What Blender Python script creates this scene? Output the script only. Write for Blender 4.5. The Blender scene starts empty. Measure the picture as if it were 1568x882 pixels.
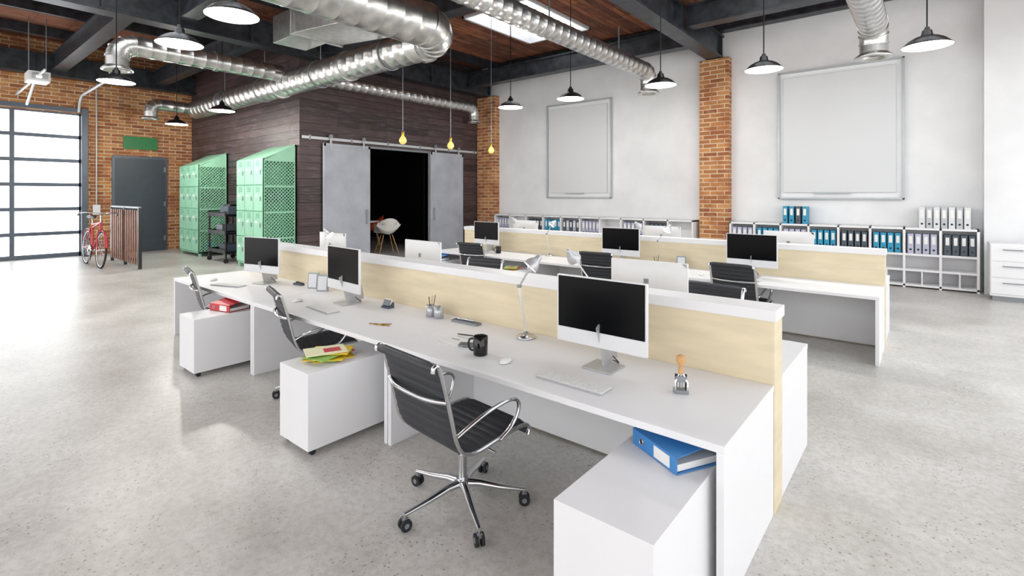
import bpy, math, random
from mathutils import Vector, Matrix, Euler
random.seed(7)
SC=bpy.context.scene
COL=SC.collection
SC.view_settings.view_transform='Standard'

# ---------------------------------------------------------------- materials
def lin(c):
    return tuple((x/12.92 if x<=0.04045 else ((x+0.055)/1.055)**2.4) for x in c)
def hexc(h):
    return lin(tuple(int(h[i:i+2],16)/255 for i in (0,2,4)))
def newmat(name):
    m=bpy.data.materials.new(name); m.use_nodes=True
    nt=m.node_tree; b=nt.nodes['Principled BSDF']
    return m,nt,b
def mat(name,h,rough=0.5,metal=0.0,var=0.06,scale=6.0,bump=0.0,spec=0.5,emit=0.0,emith=None,trans=0.0,stretch=None):
    m,nt,b=newmat(name); c=hexc(h)
    tc=nt.nodes.new('ShaderNodeTexCoord')
    n=nt.nodes.new('ShaderNodeTexNoise'); n.inputs['Scale'].default_value=scale; n.inputs['Detail'].default_value=4
    if stretch:
        mp=nt.nodes.new('ShaderNodeMapping'); mp.inputs['Scale'].default_value=stretch
        nt.links.new(tc.outputs['Object'],mp.inputs['Vector']); nt.links.new(mp.outputs['Vector'],n.inputs['Vector'])
    else:
        nt.links.new(tc.outputs['Object'],n.inputs['Vector'])
    r=nt.nodes.new('ShaderNodeValToRGB')
    r.color_ramp.elements[0].position=0.3; r.color_ramp.elements[1].position=0.7
    r.color_ramp.elements[0].color=tuple(max(0,x*(1-var)) for x in c)+(1,)
    r.color_ramp.elements[1].color=tuple(min(1,x*(1+var)) for x in c)+(1,)
    nt.links.new(n.outputs['Fac'],r.inputs['Fac']); nt.links.new(r.outputs['Color'],b.inputs['Base Color'])
    b.inputs['Roughness'].default_value=rough; b.inputs['Metallic'].default_value=metal
    b.inputs['Specular IOR Level'].default_value=spec
    if trans: b.inputs['Transmission Weight'].default_value=trans
    if emit:
        b.inputs['Emission Color'].default_value=hexc(emith or h)+(1,); b.inputs['Emission Strength'].default_value=emit
    if bump:
        bp=nt.nodes.new('ShaderNodeBump'); bp.inputs['Strength'].default_value=bump; bp.inputs['Distance'].default_value=0.02
        nt.links.new(n.outputs['Fac'],bp.inputs['Height']); nt.links.new(bp.outputs['Normal'],b.inputs['Normal'])
    return m
def brickmat(name,c1,c2,mortar,w,row,ms,mode='wall',rough=0.85,dirt=None,dirtamt=0.5,dirtscale=3.0,bump=0.5,extra=None,grain=None):
    m,nt,b=newmat(name); L=nt.links.new; N=nt.nodes.new
    g=N('ShaderNodeNewGeometry'); s=N('ShaderNodeSeparateXYZ'); L(g.outputs['Position'],s.inputs[0])
    cb=N('ShaderNodeCombineXYZ')
    if mode=='wall':
        ad=N('ShaderNodeMath'); ad.operation='ADD'; L(s.outputs[0],ad.inputs[0]); L(s.outputs[1],ad.inputs[1])
        L(ad.outputs[0],cb.inputs[0]); L(s.outputs[2],cb.inputs[1])
    else:
        L(s.outputs[0],cb.inputs[1]); L(s.outputs[1],cb.inputs[0])
    br=N('ShaderNodeTexBrick'); L(cb.outputs[0],br.inputs['Vector'])
    br.inputs['Scale'].default_value=1; br.inputs['Brick Width'].default_value=w; br.inputs['Row Height'].default_value=row
    br.inputs['Mortar Size'].default_value=ms; br.inputs['Mortar Smooth'].default_value=0.2
    br.inputs['Color1'].default_value=hexc(c1)+(1,); br.inputs['Color2'].default_value=hexc(c2)+(1,); br.inputs['Mortar'].default_value=hexc(mortar)+(1,)
    n=N('ShaderNodeTexNoise'); n.inputs['Scale'].default_value=dirtscale; n.inputs['Detail'].default_value=8; n.inputs['Roughness'].default_value=0.7
    mp=N('ShaderNodeMapping'); mp.inputs['Scale'].default_value=(0.5,6,1) if grain else (1,2.5,1); L(cb.outputs[0],mp.inputs[0]); L(mp.outputs[0],n.inputs['Vector'])
    r=N('ShaderNodeValToRGB'); r.color_ramp.elements[0].position=0.5; r.color_ramp.elements[1].position=0.72
    L(n.outputs['Fac'],r.inputs[0])
    mx=N('ShaderNodeMix'); mx.data_type='RGBA'
    ml=N('ShaderNodeMath'); ml.operation='MULTIPLY'; ml.inputs[1].default_value=dirtamt; L(r.outputs[0],ml.inputs[0]); L(ml.outputs[0],mx.inputs[0])
    L(br.outputs['Color'],mx.inputs[6]); mx.inputs[7].default_value=hexc(dirt or mortar)+(1,)
    out=mx.outputs[2]
    if extra:
        n2=N('ShaderNodeTexNoise'); n2.inputs['Scale'].default_value=extra[1]; n2.inputs['Detail'].default_value=3; L(cb.outputs[0],n2.inputs['Vector'])
        r2=N('ShaderNodeValToRGB'); r2.color_ramp.elements[0].position=0.48; r2.color_ramp.elements[1].position=0.62; L(n2.outputs['Fac'],r2.inputs[0])
        m2=N('ShaderNodeMix'); m2.data_type='RGBA'; ml2=N('ShaderNodeMath'); ml2.operation='MULTIPLY'; ml2.inputs[1].default_value=extra[2]
        L(r2.outputs[0],ml2.inputs[0]); L(ml2.outputs[0],m2.inputs[0]); L(out,m2.inputs[6]); m2.inputs[7].default_value=hexc(extra[0])+(1,)
        out=m2.outputs[2]
    L(out,b.inputs['Base Color'])
    b.inputs['Roughness'].default_value=rough
    bp=N('ShaderNodeBump'); bp.inputs['Strength'].default_value=bump; bp.inputs['Distance'].default_value=0.02; bp.invert=True
    L(br.outputs['Fac'],bp.inputs['Height']); L(bp.outputs[0],b.inputs['Normal'])
    return m
def floormat():
    m,nt,b=newmat('polished_concrete'); L=nt.links.new; N=nt.nodes.new
    g=N('ShaderNodeNewGeometry')
    n=N('ShaderNodeTexNoise'); n.inputs['Scale'].default_value=0.9; n.inputs['Detail'].default_value=9; n.inputs['Roughness'].default_value=0.65; L(g.outputs['Position'],n.inputs['Vector'])
    r=N('ShaderNodeValToRGB'); r.color_ramp.elements[0].position=0.36; r.color_ramp.elements[1].position=0.62
    r.color_ramp.elements[0].color=hexc('BDBAB5')+(1,); r.color_ramp.elements[1].color=hexc('D8D6D2')+(1,); L(n.outputs['Fac'],r.inputs[0])
    n2=N('ShaderNodeTexNoise'); n2.inputs['Scale'].default_value=22; n2.inputs['Detail'].default_value=6; n2.inputs['Roughness'].default_value=0.7; L(g.outputs['Position'],n2.inputs['Vector'])
    r2=N('ShaderNodeValToRGB'); r2.color_ramp.elements[0].position=0.36; r2.color_ramp.elements[1].position=0.58
    r2.color_ramp.elements[0].color=(0.76,0.74,0.71,1); r2.color_ramp.elements[1].color=(1,1,1,1); L(n2.outputs['Fac'],r2.inputs[0])
    mu=N('ShaderNodeMix'); mu.data_type='RGBA'; mu.blend_type='MULTIPLY'; mu.inputs[0].default_value=0.7; L(r.outputs[0],mu.inputs[6]); L(r2.outputs[0],mu.inputs[7])
    cur=mu.outputs[2]
    for sc,lo,hi,ns,amt,colr in ((30,0.12,0.23,2.2,0.75,'7A7264'),(70,0.14,0.26,4.0,0.5,'8D857A')):
        v=N('ShaderNodeTexVoronoi'); v.inputs['Scale'].default_value=sc; L(g.outputs['Position'],v.inputs['Vector'])
        r3=N('ShaderNodeValToRGB'); r3.color_ramp.elements[0].position=lo; r3.color_ramp.elements[1].position=hi; r3.color_ramp.elements[0].color=(1,1,1,1); r3.color_ramp.elements[1].color=(0,0,0,1); L(v.outputs['Distance'],r3.inputs[0])
        n4=N('ShaderNodeTexNoise'); n4.inputs['Scale'].default_value=ns; n4.inputs['Detail'].default_value=6; L(g.outputs['Position'],n4.inputs['Vector'])
        r4=N('ShaderNodeValToRGB'); r4.color_ramp.elements[0].position=0.42; r4.color_ramp.elements[1].position=0.56; L(n4.outputs['Fac'],r4.inputs[0])
        mm=N('ShaderNodeMath'); mm.operation='MULTIPLY'; L(r3.outputs[0],mm.inputs[0]); L(r4.outputs[0],mm.inputs[1])
        m3=N('ShaderNodeMath'); m3.operation='MULTIPLY'; m3.inputs[1].default_value=amt; L(mm.outputs[0],m3.inputs[0])
        mx=N('ShaderNodeMix'); mx.data_type='RGBA'; L(m3.outputs[0],mx.inputs[0]); L(cur,mx.inputs[6]); mx.inputs[7].default_value=hexc(colr)+(1,)
        cur=mx.outputs[2]
    L(cur,b.inputs['Base Color'])
    rr=N('ShaderNodeMapRange'); rr.inputs['To Min'].default_value=0.24; rr.inputs['To Max'].default_value=0.44; L(n.outputs['Fac'],rr.inputs['Value']); L(rr.outputs[0],b.inputs['Roughness'])
    b.inputs['Specular IOR Level'].default_value=0.42
    return m

M={}
M['brick']=brickmat('yellow_brick','C88C54','8E5032','D6C4A8',0.34,0.105,0.012,dirt='E0B888',dirtamt=0.45,extra=('94502E',2.2,0.5))
M['ceil']=brickmat('ceiling_boards','A5603F','5C3224','2E1B15',1.4,0.16,0.01,mode='ceil',dirt='CFB193',dirtamt=0.5,dirtscale=4,extra=('663A2A',1.5,0.5),grain=True)
M['planks']=brickmat('dark_wood_planks','564546','33282A','120E0F',3.1,0.2,0.008,dirt='847A7B',dirtamt=0.55,dirtscale=3.5,rough=0.5,extra=('43302B',1.2,0.4),grain=True)
M['floor']=floormat()
M['wallw']=mat('white_plaster','E4E5E7',0.8,var=0.06,scale=1.3,bump=0.08)
M['beam']=mat('black_painted_steel','2E3238',0.4,var=0.6,scale=5,bump=0.15)
M['white']=mat('white_laminate','E9E9EB',0.42,var=0.01,spec=0.35)
M['whitem']=mat('white_metal','E0E1E3',0.35,var=0.02)
M['maple']=mat('maple_veneer','DED0B2',0.45,var=0.08,scale=3,stretch=(0.8,1,5))
M['duct']=mat('galvanised_duct','CFCFCD',0.3,0.95,var=0.14,scale=9)
M['chrome']=mat('polished_aluminium','D0D1D3',0.16,1.0,var=0.03)
M['alu']=mat('satin_aluminium','BEC0C3',0.35,0.5,var=0.03)
M['leather']=mat('black_leather','2D2F35',0.5,var=0.15,scale=30)
M['black']=mat('black_plastic','121316',0.3,var=0.1)
M['rubber']=mat('black_rubber','202124',0.7,var=0.1)
M['screen']=mat('monitor_glass','0A0B0D',0.22,var=0.05,spec=0.15)
M['gray']=mat('grey_metal','8D9196',0.4,0.5,var=0.05)
M['slide']=mat('zinc_sliding_door','B0B4BD',0.45,0.0,var=0.12,scale=2)
M['frame']=mat('garage_frame','59616B',0.45,0.3,var=0.08)
M['pane']=mat('frosted_pane','F4F8FB',0.4,var=0.01,emit=3.6,emith='F2F7FC')
M['door']=mat('dark_door_paint','3F4850',0.45,var=0.06)
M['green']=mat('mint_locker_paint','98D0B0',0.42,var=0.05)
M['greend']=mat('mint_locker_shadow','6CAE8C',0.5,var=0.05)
M['sign']=mat('green_sign','2A7A42',0.5,var=0.03)
M['board']=mat('pale_grey_board','D6D8DB',0.5,var=0.012,scale=1)
M['bframe']=mat('board_frame','B2B6BA',0.35,0.2,var=0.03)
M['glassf']=mat('board_backing','E6E8EA',0.4,var=0.02)
M['blue']=mat('blue_binder','3F83C4',0.4,var=0.05)
M['cyan']=mat('cyan_binder','2E93B8',0.45,var=0.05)
M['dkb']=mat('slate_binder','4A5460',0.45,var=0.05)
M['lav']=mat('lavender_binder','B4B6CC',0.45,var=0.05)
M['wht']=mat('paper_white','E8E8E6',0.6,var=0.02)
M['red']=mat('red_plastic','C0303A',0.4,var=0.05)
M['bikered']=mat('bike_red','B02A34',0.3,var=0.05)
M['yel']=mat('yellow_cover','E8C62E',0.45,var=0.08)
M['lime']=mat('green_cover','8DB75A',0.45,var=0.1)
M['cream']=mat('cream_cover','E6E4BE',0.5,var=0.05)
M['wood']=mat('turned_wood','C79A66',0.4,var=0.15,scale=20)
M['brownw']=mat('brown_slat_wood','7A4A32',0.5,var=0.3,scale=8)
M['gold']=mat('brass','B8923E',0.3,0.9,var=0.1)
M['shin']=mat('lamp_inner_white','F5F5F2',0.5,var=0.01,emit=0.9,emith='FFF6E8')
M['bulb']=mat('frosted_bulb','FFFFFF',0.4,var=0.0,emit=6,emith='FFF4E0')
M['amber']=mat('amber_bulb_glass','EAD686',0.12,var=0.05,trans=0.4,emit=0.35,emith='F3D98A')
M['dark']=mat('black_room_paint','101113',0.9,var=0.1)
M['orange']=mat('orange_shell','D8552A',0.4,var=0.03)
M['shell']=mat('white_shell','F2EFEA',0.4,var=0.02)
M['mug']=mat('black_glaze','131416',0.12,var=0.05)
M['conduit']=mat('white_conduit','C9CDD0',0.4,0.2,var=0.03)

# ---------------------------------------------------------------- mesh builder
class MB:
    def __init__(s): s.v=[];s.f=[];s.m=[];s.sm=[];s.mats=[];s.T=Matrix.Identity(4)
    def mi(s,k):
        if k not in s.mats: s.mats.append(k)
        return s.mats.index(k)
    def add(s,vs,fs,k,smooth=False):
        o=len(s.v); i=s.mi(k)
        s.v+= [tuple(s.T@Vector(p)) for p in vs]
        for f in fs: s.f.append(tuple(a+o for a in f)); s.m.append(i); s.sm.append(smooth)
    def box(s,c,d,k,rot=None):
        x,y,z=d[0]/2,d[1]/2,d[2]/2
        vs=[Vector(p) for p in ((-x,-y,-z),(x,-y,-z),(x,y,-z),(-x,y,-z),(-x,-y,z),(x,-y,z),(x,y,z),(-x,y,z))]
        if rot: R=Euler(rot).to_matrix(); vs=[R@p for p in vs]
        c=Vector(c); vs=[p+c for p in vs]
        s.add(vs,[(0,3,2,1),(4,5,6,7),(0,1,5,4),(1,2,6,5),(2,3,7,6),(3,0,4,7)],k)
    def bb(s,x0,x1,y0,y1,z0,z1,k): s.box(((x0+x1)/2,(y0+y1)/2,(z0+z1)/2),(abs(x1-x0),abs(y1-y0),abs(z1-z0)),k)
    def sweep(s,pts,rad,k,seg=10,caps=True,closed=False,flat=None):
        P=[Vector(p) for p in pts]; n=len(P)
        if not hasattr(rad,'__len__'): rad=[rad]*n
        T=[]
        for i in range(n):
            if closed: t=P[(i+1)%n]-P[i-1]
            else: t=P[min(i+1,n-1)]-P[max(i-1,0)]
            if t.length<1e-9: t=Vector((0,0,1))
            T.append(t.normalized())
        a=Vector((0,0,1)) if abs(T[0].z)<0.9 else Vector((1,0,0))
        u=T[0].cross(a).normalized(); vs=[]
        for i in range(n):
            u=(u-T[i]*u.dot(T[i])).normalized(); w=T[i].cross(u)
            for j in range(seg):
                t=2*math.pi*j/seg; fu,fw=(1,1) if not flat else flat
                vs.append(P[i]+(u*math.cos(t)*fu+w*math.sin(t)*fw)*rad[i])
        fs=[]
        for i in range(n if closed else n-1):
            b=((i+1)%n)*seg
            for j in range(seg):
                j2=(j+1)%seg
                fs.append((i*seg+j,i*seg+j2,b+j2,b+j))
        s.add(vs,fs,k,True)
        if caps and not closed:
            s.add(vs[:seg],[tuple(range(seg))[::-1]],k); s.add(vs[-seg:],[tuple(range(seg))],k)
    def cyl(s,p0,p1,r,k,seg=16,r1=None): s.sweep([p0,p1],[r,r if r1 is None else r1],k,seg)
    def lathe(s,prof,c,k,seg=24,M4=None,smooth=True):
        vs=[];n=len(prof)
        for r,z in prof:
            for j in range(seg):
                t=2*math.pi*j/seg; p=Vector((r*math.cos(t),r*math.sin(t),z))
                if M4: p=M4@p
                vs.append(p+Vector(c))
        fs=[(i*seg+j,i*seg+(j+1)%seg,(i+1)*seg+(j+1)%seg,(i+1)*seg+j) for i in range(n-1) for j in range(seg)]
        s.add(vs,fs,k,smooth)
    def grid(s,fn,nu,nv,k,smooth=True):
        vs=[fn(i/nu,j/nv) for i in range(nu+1) for j in range(nv+1)]
        fs=[(i*(nv+1)+j,(i+1)*(nv+1)+j,(i+1)*(nv+1)+j+1,i*(nv+1)+j+1) for i in range(nu) for j in range(nv)]
        s.add(vs,fs,k,smooth)
    def prism(s,poly,x0,x1,k,axis='x'):
        n=len(poly)
        def mk(a,p):
            return (a,p[0],p[1]) if axis=='x' else ((p[0],a,p[1]) if axis=='y' else (p[0],p[1],a))
        vs=[mk(x0,p) for p in poly]+[mk(x1,p) for p in poly]
        fs=[tuple(range(n)),tuple(range(2*n-1,n-1,-1))]+[(i,n+i,n+(i+1)%n,(i+1)%n) for i in range(n)]
        s.add(vs,fs,k)
    def mesh(s,name):
        me=bpy.data.meshes.new(name); me.from_pydata(s.v,[],s.f)
        for k in s.mats: me.materials.append(M[k])
        me.polygons.foreach_set('material_index',s.m); me.polygons.foreach_set('use_smooth',s.sm)
        me.update(); 
        import bmesh
        bm=bmesh.new(); bm.from_mesh(me); bmesh.ops.recalc_face_normals(bm,faces=bm.faces); bm.to_mesh(me); bm.free()
        return me
    def obj(s,name,loc=(0,0,0),rz=0,bevel=0,scale=1):
        return place(s.mesh(name),name,loc,rz,bevel,scale)
def place(me,name,loc=(0,0,0),rz=0,bevel=0,scale=1):
    o=bpy.data.objects.new(name,me); COL.objects.link(o); o.location=loc; o.rotation_euler=(0,0,rz); o.scale=(scale,)*3
    if bevel:
        b=o.modifiers.new('bevel','BEVEL'); b.width=bevel; b.segments=2; b.limit_method='ANGLE'; b.angle_limit=math.radians(50)
    return o
def smooth_path(pts,n=6):
    P=[Vector(p) for p in pts]; out=[]
    for i in range(len(P)-1):
        p0=P[max(i-1,0)];p1=P[i];p2=P[i+1];p3=P[min(i+2,len(P)-1)]
        for j in range(n):
            t=j/n
            out.append(0.5*((2*p1)+(-p0+p2)*t+(2*p0-5*p1+4*p2-p3)*t*t+(-p0+3*p1-3*p2+p3)*t**3))
    out.append(P[-1]); return out

# ---------------------------------------------------------------- room shell
XL,XR,YB,YF,ZC=-19.2,5.0,12.85,-6.0,6.15
m=MB(); m.bb(XL-0.2,XR,YF,YB+0.2,-0.1,0,'floor'); m.obj('floor')
m=MB()
m.bb(XL-0.3,XL,YF,-1.1,0,ZC,'brick'); m.bb(XL-0.3,XL,-1.1,3.43,4.17,ZC,'brick'); m.bb(XL-0.3,XL,3.43,YB+0.2,0,ZC,'brick')
m.obj('wall_left')
m=MB(); m.bb(XL,XR,YB,YB+0.2,0,ZC,'wallw'); m.obj('wall_back')
m=MB(); m.bb(0.8,1.9,12.5,YB,0,ZC,'wallw'); m.obj('wall_pier_white')
m=MB()
for x0,x1 in ((-4.36,-3.67),(-11.93,-11.15)):
    m.bb(x0,x1,12.6,YB,0,5.1,'brick'); m.bb(x0,x1,12.6,YB,5.1,5.11,'beam')
m.obj('wall_brick_pilasters')
m=MB(); m.bb(-11.1,-4.4,12.82,YB,0,0.12,'wallw'); m.obj('baseboard_back')
# dark timber room
BX,BY=-11.95,6.25
m=MB(); m.bb(XL,BX,BY,BY+0.15,0,ZC,'planks'); m.obj('wall_timber_front')
m=MB(); m.bb(BX-0.15,BX,BY+0.15,8.2,0,ZC,'planks'); m.bb(BX-0.15,BX,10.4,YB,0,ZC,'planks'); m.bb(BX-0.15,BX,8.2,10.4,3.08,ZC,'planks'); m.obj('wall_timber_side')
m=MB()
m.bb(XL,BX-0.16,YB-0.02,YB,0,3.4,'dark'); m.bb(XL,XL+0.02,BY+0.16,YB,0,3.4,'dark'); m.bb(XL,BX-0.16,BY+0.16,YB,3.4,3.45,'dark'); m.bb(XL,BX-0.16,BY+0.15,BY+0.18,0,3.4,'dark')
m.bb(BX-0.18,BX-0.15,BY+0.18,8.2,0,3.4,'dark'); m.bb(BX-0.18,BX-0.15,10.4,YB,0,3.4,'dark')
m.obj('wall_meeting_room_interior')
m=MB(); m.bb(BX-0.16,BX+0.03,8.14,8.2,0,3.1,'alu'); m.bb(BX-0.16,BX+0.03,10.4,10.5,0,3.1,'alu'); m.bb(BX-0.16,BX+0.03,8.14,10.5,3.08,3.14,'gray'); m.obj('trim_opening')
for y0,y1 in ((6.84,8.22),(10.42,11.82)):
    m=MB(); x0=BX+0.05
    m.bb(x0,x0+0.05,y0,y1,0.03,3.12,'slide')
    for a,b_,c,d in ((y0,y0+0.06,0.03,3.12),(y1-0.06,y1,0.03,3.12),(y0,y1,0.03,0.12),(y0,y1,3.04,3.12)):
        m.bb(x0+0.05,x0+0.062,a,b_,c,d,'slide')
    for yy in (y0+0.2,y1-0.2):
        m.bb(x0+0.05,x0+0.07,yy-0.025,yy+0.025,2.98,3.3,'alu'); m.cyl((x0+0.03,yy,3.3),(x0+0.08,yy,3.3),0.05,'gray')
    hy=y1-0.12 if y0<8 else y0+0.12
    m.cyl((x0+0.1,hy,1.0),(x0+0.1,hy,1.4),0.015,'gray',8); m.bb(x0+0.05,x0+0.1,hy-0.01,hy+0.01,1.02,1.04,'gray'); m.bb(x0+0.05,x0+0.1,hy-0.01,hy+0.01,1.36,1.38,'gray')
    m.obj('sliding_door',bevel=0.004)
m=MB(); m.bb(BX+0.02,BX+0.05,6.3,12.55,3.2,3.27,'conduit')
for i in range(6): yy=6.5+i*1.18; m.bb(BX,BX+0.06,yy-0.02,yy+0.02,3.17,3.3,'gray')
m.obj('sliding_door_rail')

# ceiling with one real skylight, plus unseen openings added for soft top light
holes=[(-8.75,-6.75,8.7,11.4),(-10.6,-5.4,-1.5,3.2),(-3.2,3.4,3.6,9.4),(-18.2,-12.6,-5.2,0.6)]  # first is the skylight; the others are added out of view for light
xs=sorted(set([XL-0.3,XR]+[h[i] for h in holes for i in (0,1)])); ys=sorted(set([YF,YB+0.2]+[h[i] for h in holes for i in (2,3)]))
m=MB()
for i in range(len(xs)-1):
    for j in range(len(ys)-1):
        cx,cy=(xs[i]+xs[i+1])/2,(ys[j]+ys[j+1])/2
        if any(h[0]<cx<h[1] and h[2]<cy<h[3] for h in holes): continue
        m.bb(xs[i],xs[i+1],ys[j],ys[j+1],ZC,ZC+0.12,'ceil')
m.obj('ceiling')
for i,h in enumerate(holes):
    m=MB(); t=0.06
    m.bb(h[0],h[0]+t,h[2],h[3],ZC-0.06,ZC+0.2,'whitem'); m.bb(h[1]-t,h[1],h[2],h[3],ZC-0.06,ZC+0.2,'whitem'); m.bb(h[0],h[1],h[2],h[2]+t,ZC-0.06,ZC+0.2,'whitem'); m.bb(h[0],h[1],h[3]-t,h[3],ZC-0.06,ZC+0.2,'whitem')
    if i==0: m.bb((h[0]+h[1])/2-0.05,(h[0]+h[1])/2+0.05,h[2],h[3],ZC-0.05,ZC+0.1,'beam')
    m.obj('window_%d'%(i+2))  # only the first frames a real skylight, the rest edge the added openings
def ibeamY(x,y0,y1,z0,z1,w):
    m=MB(); m.bb(x-w*0.3,x+w*0.3,y0,y1,z0+0.05,z1-0.05,'beam'); m.bb(x-w/2,x+w/2,y0,y1,z0,z0+0.05,'beam'); m.bb(x-w/2,x+w/2,y0,y1,z1-0.05,z1,'beam')
    y=y0+0.5
    while y<y1: m.bb(x-w/2,x+w/2,y-0.02,y+0.02,z0+0.05,z1-0.05,'beam'); y+=2.6
    return m.obj('ceiling_girder')
def ibeamX(y,x0,x1,z0,z1,w):
    m=MB(); m.bb(x0,x1,y-w*0.3,y+w*0.3,z0+0.04,z1-0.04,'beam'); m.bb(x0,x1,y-w/2,y+w/2,z0,z0+0.04,'beam'); m.bb(x0,x1,y-w/2,y+w/2,z1-0.04,z1,'beam')
    return m.obj('ceiling_beam')
for x in (-18.95,-11.6,-4.02,3.7): ibeamY(x,YF,YB,5.12,5.7,0.36)
ibeamX(12.68,-11.1,0.8,5.75,6.12,0.28)
for y in (-2.6,0.4,2.8,5.2): ibeamX(y,-18.77,-11.79,5.25,5.7,0.3)
for y in (-2.6,0.4,3.6,6.7,11.75): ibeamX(y,-11.4,-4.21,5.25,5.7,0.3)
for y in (-2.6,0.4,3.6,6.7,10.4): ibeamX(y,-3.8,3.5,5.25,5.7,0.3)
m=MB()
x=-17.6
while x<4.8:
    if not(-8.9<x<-6.6):
        m.bb(x-0.05,x+0.05,YF,YB,5.9,6.14,'beam')
    x+=2.2
m.obj('ceiling_joists')

# garage door
m=MB(); x0=XL-0.12
rows=6; H=4.17
cols=[3.43,1.92,0.41,-1.1]
for c in cols: m.bb(x0-0.04,x0+0.05,c-0.05,c+0.05,0,H,'frame')
m.bb(x0-0.04,x0+0.06,3.33,3.43,0,H,'frame')
for r in range(rows+1):
    z=H*r/rows; m.bb(x0-0.04,x0+0.06,-1.1,3.43,max(0,z-0.05),min(H,z+0.05) if r else 0.12,'frame')
m.bb(x0-0.01,x0+0.01,-1.1,3.43,0,H,'pane')
m.obj('window_1')
m=MB()
m.bb(XL,XL+0.12,3.36,3.5,0,4.3,'frame'); m.bb(XL,XL+0.08,-1.1,3.5,4.2,4.32,'frame')
m.sweep([(XL+0.1,3.3,4.2)]+[ (XL+0.1+0.5*(1-math.cos(t*math.pi/2/6)),3.3,4.2+0.45*math.sin(t*math.pi/2/6)) for t in range(1,7)]+[(XL+3.6,3.3,4.68)],0.035,'conduit',6)
m.cyl((XL+3.5,3.3,4.68),(XL+3.5,3.3,5.3),0.02,'conduit',6)
m.obj('garage_door_track')
m=MB()
m.bb(XL+0.02,XL+4.4,1.97,2.01,4.5,4.54,'conduit'); m.bb(XL+3.0,XL+3.55,1.82,2.2,4.4,4.62,'whitem'); m.bb(XL+3.55,XL+3.57,1.87,2.15,4.44,4.58,'alu')
for yy in (1.86,2.16): m.cyl((XL+3.3,yy,4.6),(XL+3.3,yy,5.9),0.012,'gray',6)
m.bb(XL+3.57,XL+3.6,1.95,2.05,4.46,4.52,'shin')
m.sweep([(XL+3.0,1.99,4.45),(XL+1.9,1.99,4.05)],0.03,'conduit',6)
m.obj('garage_door_opener',bevel=0.01)
m=MB()
m.bb(XL,XL+0.06,4.08,5.53,0,3.0,'frame'); m.bb(XL+0.06,XL+0.08,4.16,5.45,0.02,2.92,'door')
m.cyl((XL+0.08,4.28,1.25),(XL+0.16,4.28,1.25),0.02,'chrome',8); m.bb(XL+0.14,XL+0.17,4.26,4.42,1.235,1.265,'chrome'); m.bb(XL+0.08,XL+0.09,4.24,4.32,1.1,1.35,'gray')
for z in (0.4,1.5,2.6): m.bb(XL+0.06,XL+0.1,5.42,5.48,z-0.08,z+0.08,'gray')
m.obj('door_1',bevel=0.004)
m=MB(); m.bb(XL,XL+0.04,4.37,5.26,3.22,3.62,'sign'); m.obj('green_wall_sign',bevel=0.004)
m=MB(); m.bb(XL,XL+0.08,3.62,3.8,1.2,1.5,'whitem'); m.cyl((XL+0.04,3.71,1.5),(XL+0.04,3.71,5.0),0.02,'conduit',6); m.obj('electrical_switch_box',bevel=0.004)

# ---------------------------------------------------------------- wall boards
def board(x0,x1,z0,z1):
    m=MB(); y=YB; t=0.035
    m.bb(x0+0.01,x1-0.01,y-0.03,y,z0+0.01,z1-0.01,'glassf')
    for a,b_,c,d in ((x0,x0+t,z0,z1),(x1-t,x1,z0,z1),(x0,x1,z0,z0+t),(x0,x1,z1-t,z1)): m.bb(a,b_,y-0.1,y,c,d,'bframe')
    m.bb(x0+0.11,x1-0.14,y-0.08,y-0.03,z0+0.15,z1-0.14,'board')
    m.bb(x0+0.7,x1-0.9,y-0.13,y-0.08,z0+0.13,z0+0.15,'bframe')
    m.obj('wall_board',bevel=0.003)
board(-9.12,-6.89,1.7,4.55); board(-2.63,-0.345,1.7,4.57)

# ---------------------------------------------------------------- ducts
def ribbed(m,p0,p1,r,step=0.22):
    p0=Vector(p0);p1=Vector(p1);L=(p1-p0).length;n=max(1,int(L/step));d=(p1-p0)/L
    pts=[];rs=[]
    for i in range(n):
        a=i*L/n
        for o,dr in ((0,0),(L/n*0.90,0),(L/n*0.93,0.005),(L/n*0.97,0.005)): pts.append(p0+d*(a+o)); rs.append(r+dr)
    pts.append(p1); rs.append(r)
    m.sweep(pts,rs,'duct',32)
def collar(m,p0,p1,r):
    m.cyl(p0,p1,r+0.02,'duct',24)
def down_end(m,x,y,z,dx,dy,r,drop=0.35):
    R=r*1.4; pts=[]
    for i in range(7):
        t=math.pi/2*i/6; s=R*math.sin(t); h=R*(1-math.cos(t)); pts.append((x+dx*s,y+dy*s,z-h))
    m.sweep(pts,[r]*7,'duct',24)
    for i in (0,2,4,6):
        a=Vector(pts[max(i-1,0)]); b=Vector(pts[min(i+1,6)]); d=(b-a).normalized()*0.012; c=Vector(pts[i]); m.cyl(c-d,c+d,r+0.012,'duct',24)
    ex,ey,ez=pts[-1]
    m.cyl((ex,ey,ez),(ex,ey,ez-drop*0.4),r,'duct',24)
    m.lathe([(r,-drop*0.4),(r*1.35,-drop*0.55),(r*1.35,-drop*0.62),(r*0.9,-drop*0.62),(r*0.9,-drop*0.3)],(ex,ey,ez),'duct')
    m.lathe([(0.001,0),(r*0.88,0)],(ex,ey,ez-drop*0.45),'black')
m=MB()
YA,ZA=5.7,4.37; RA=0.27
ribbed(m,(-17.1,YA,ZA),(-6.6,YA,ZA),RA,0.28)
collar(m,(-9.0,YA,ZA),(-8.9,YA,ZA),RA+0.01); collar(m,(-11.8,YA,ZA),(-11.7,YA,ZA),RA+0.01); collar(m,(-6.68,YA,ZA),(-6.58,YA,ZA),RA+0.02)
P=[];R=[]
for i in range(9):
    t=math.pi/2*i/8; P.append((-6.6+0.5*math.sin(t),YA-0.5*(1-math.cos(t)),ZA+0.10*i/8)); R.append(RA+0.01+0.06*i/8)
m.sweep(P,R,'duct',28)
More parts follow.
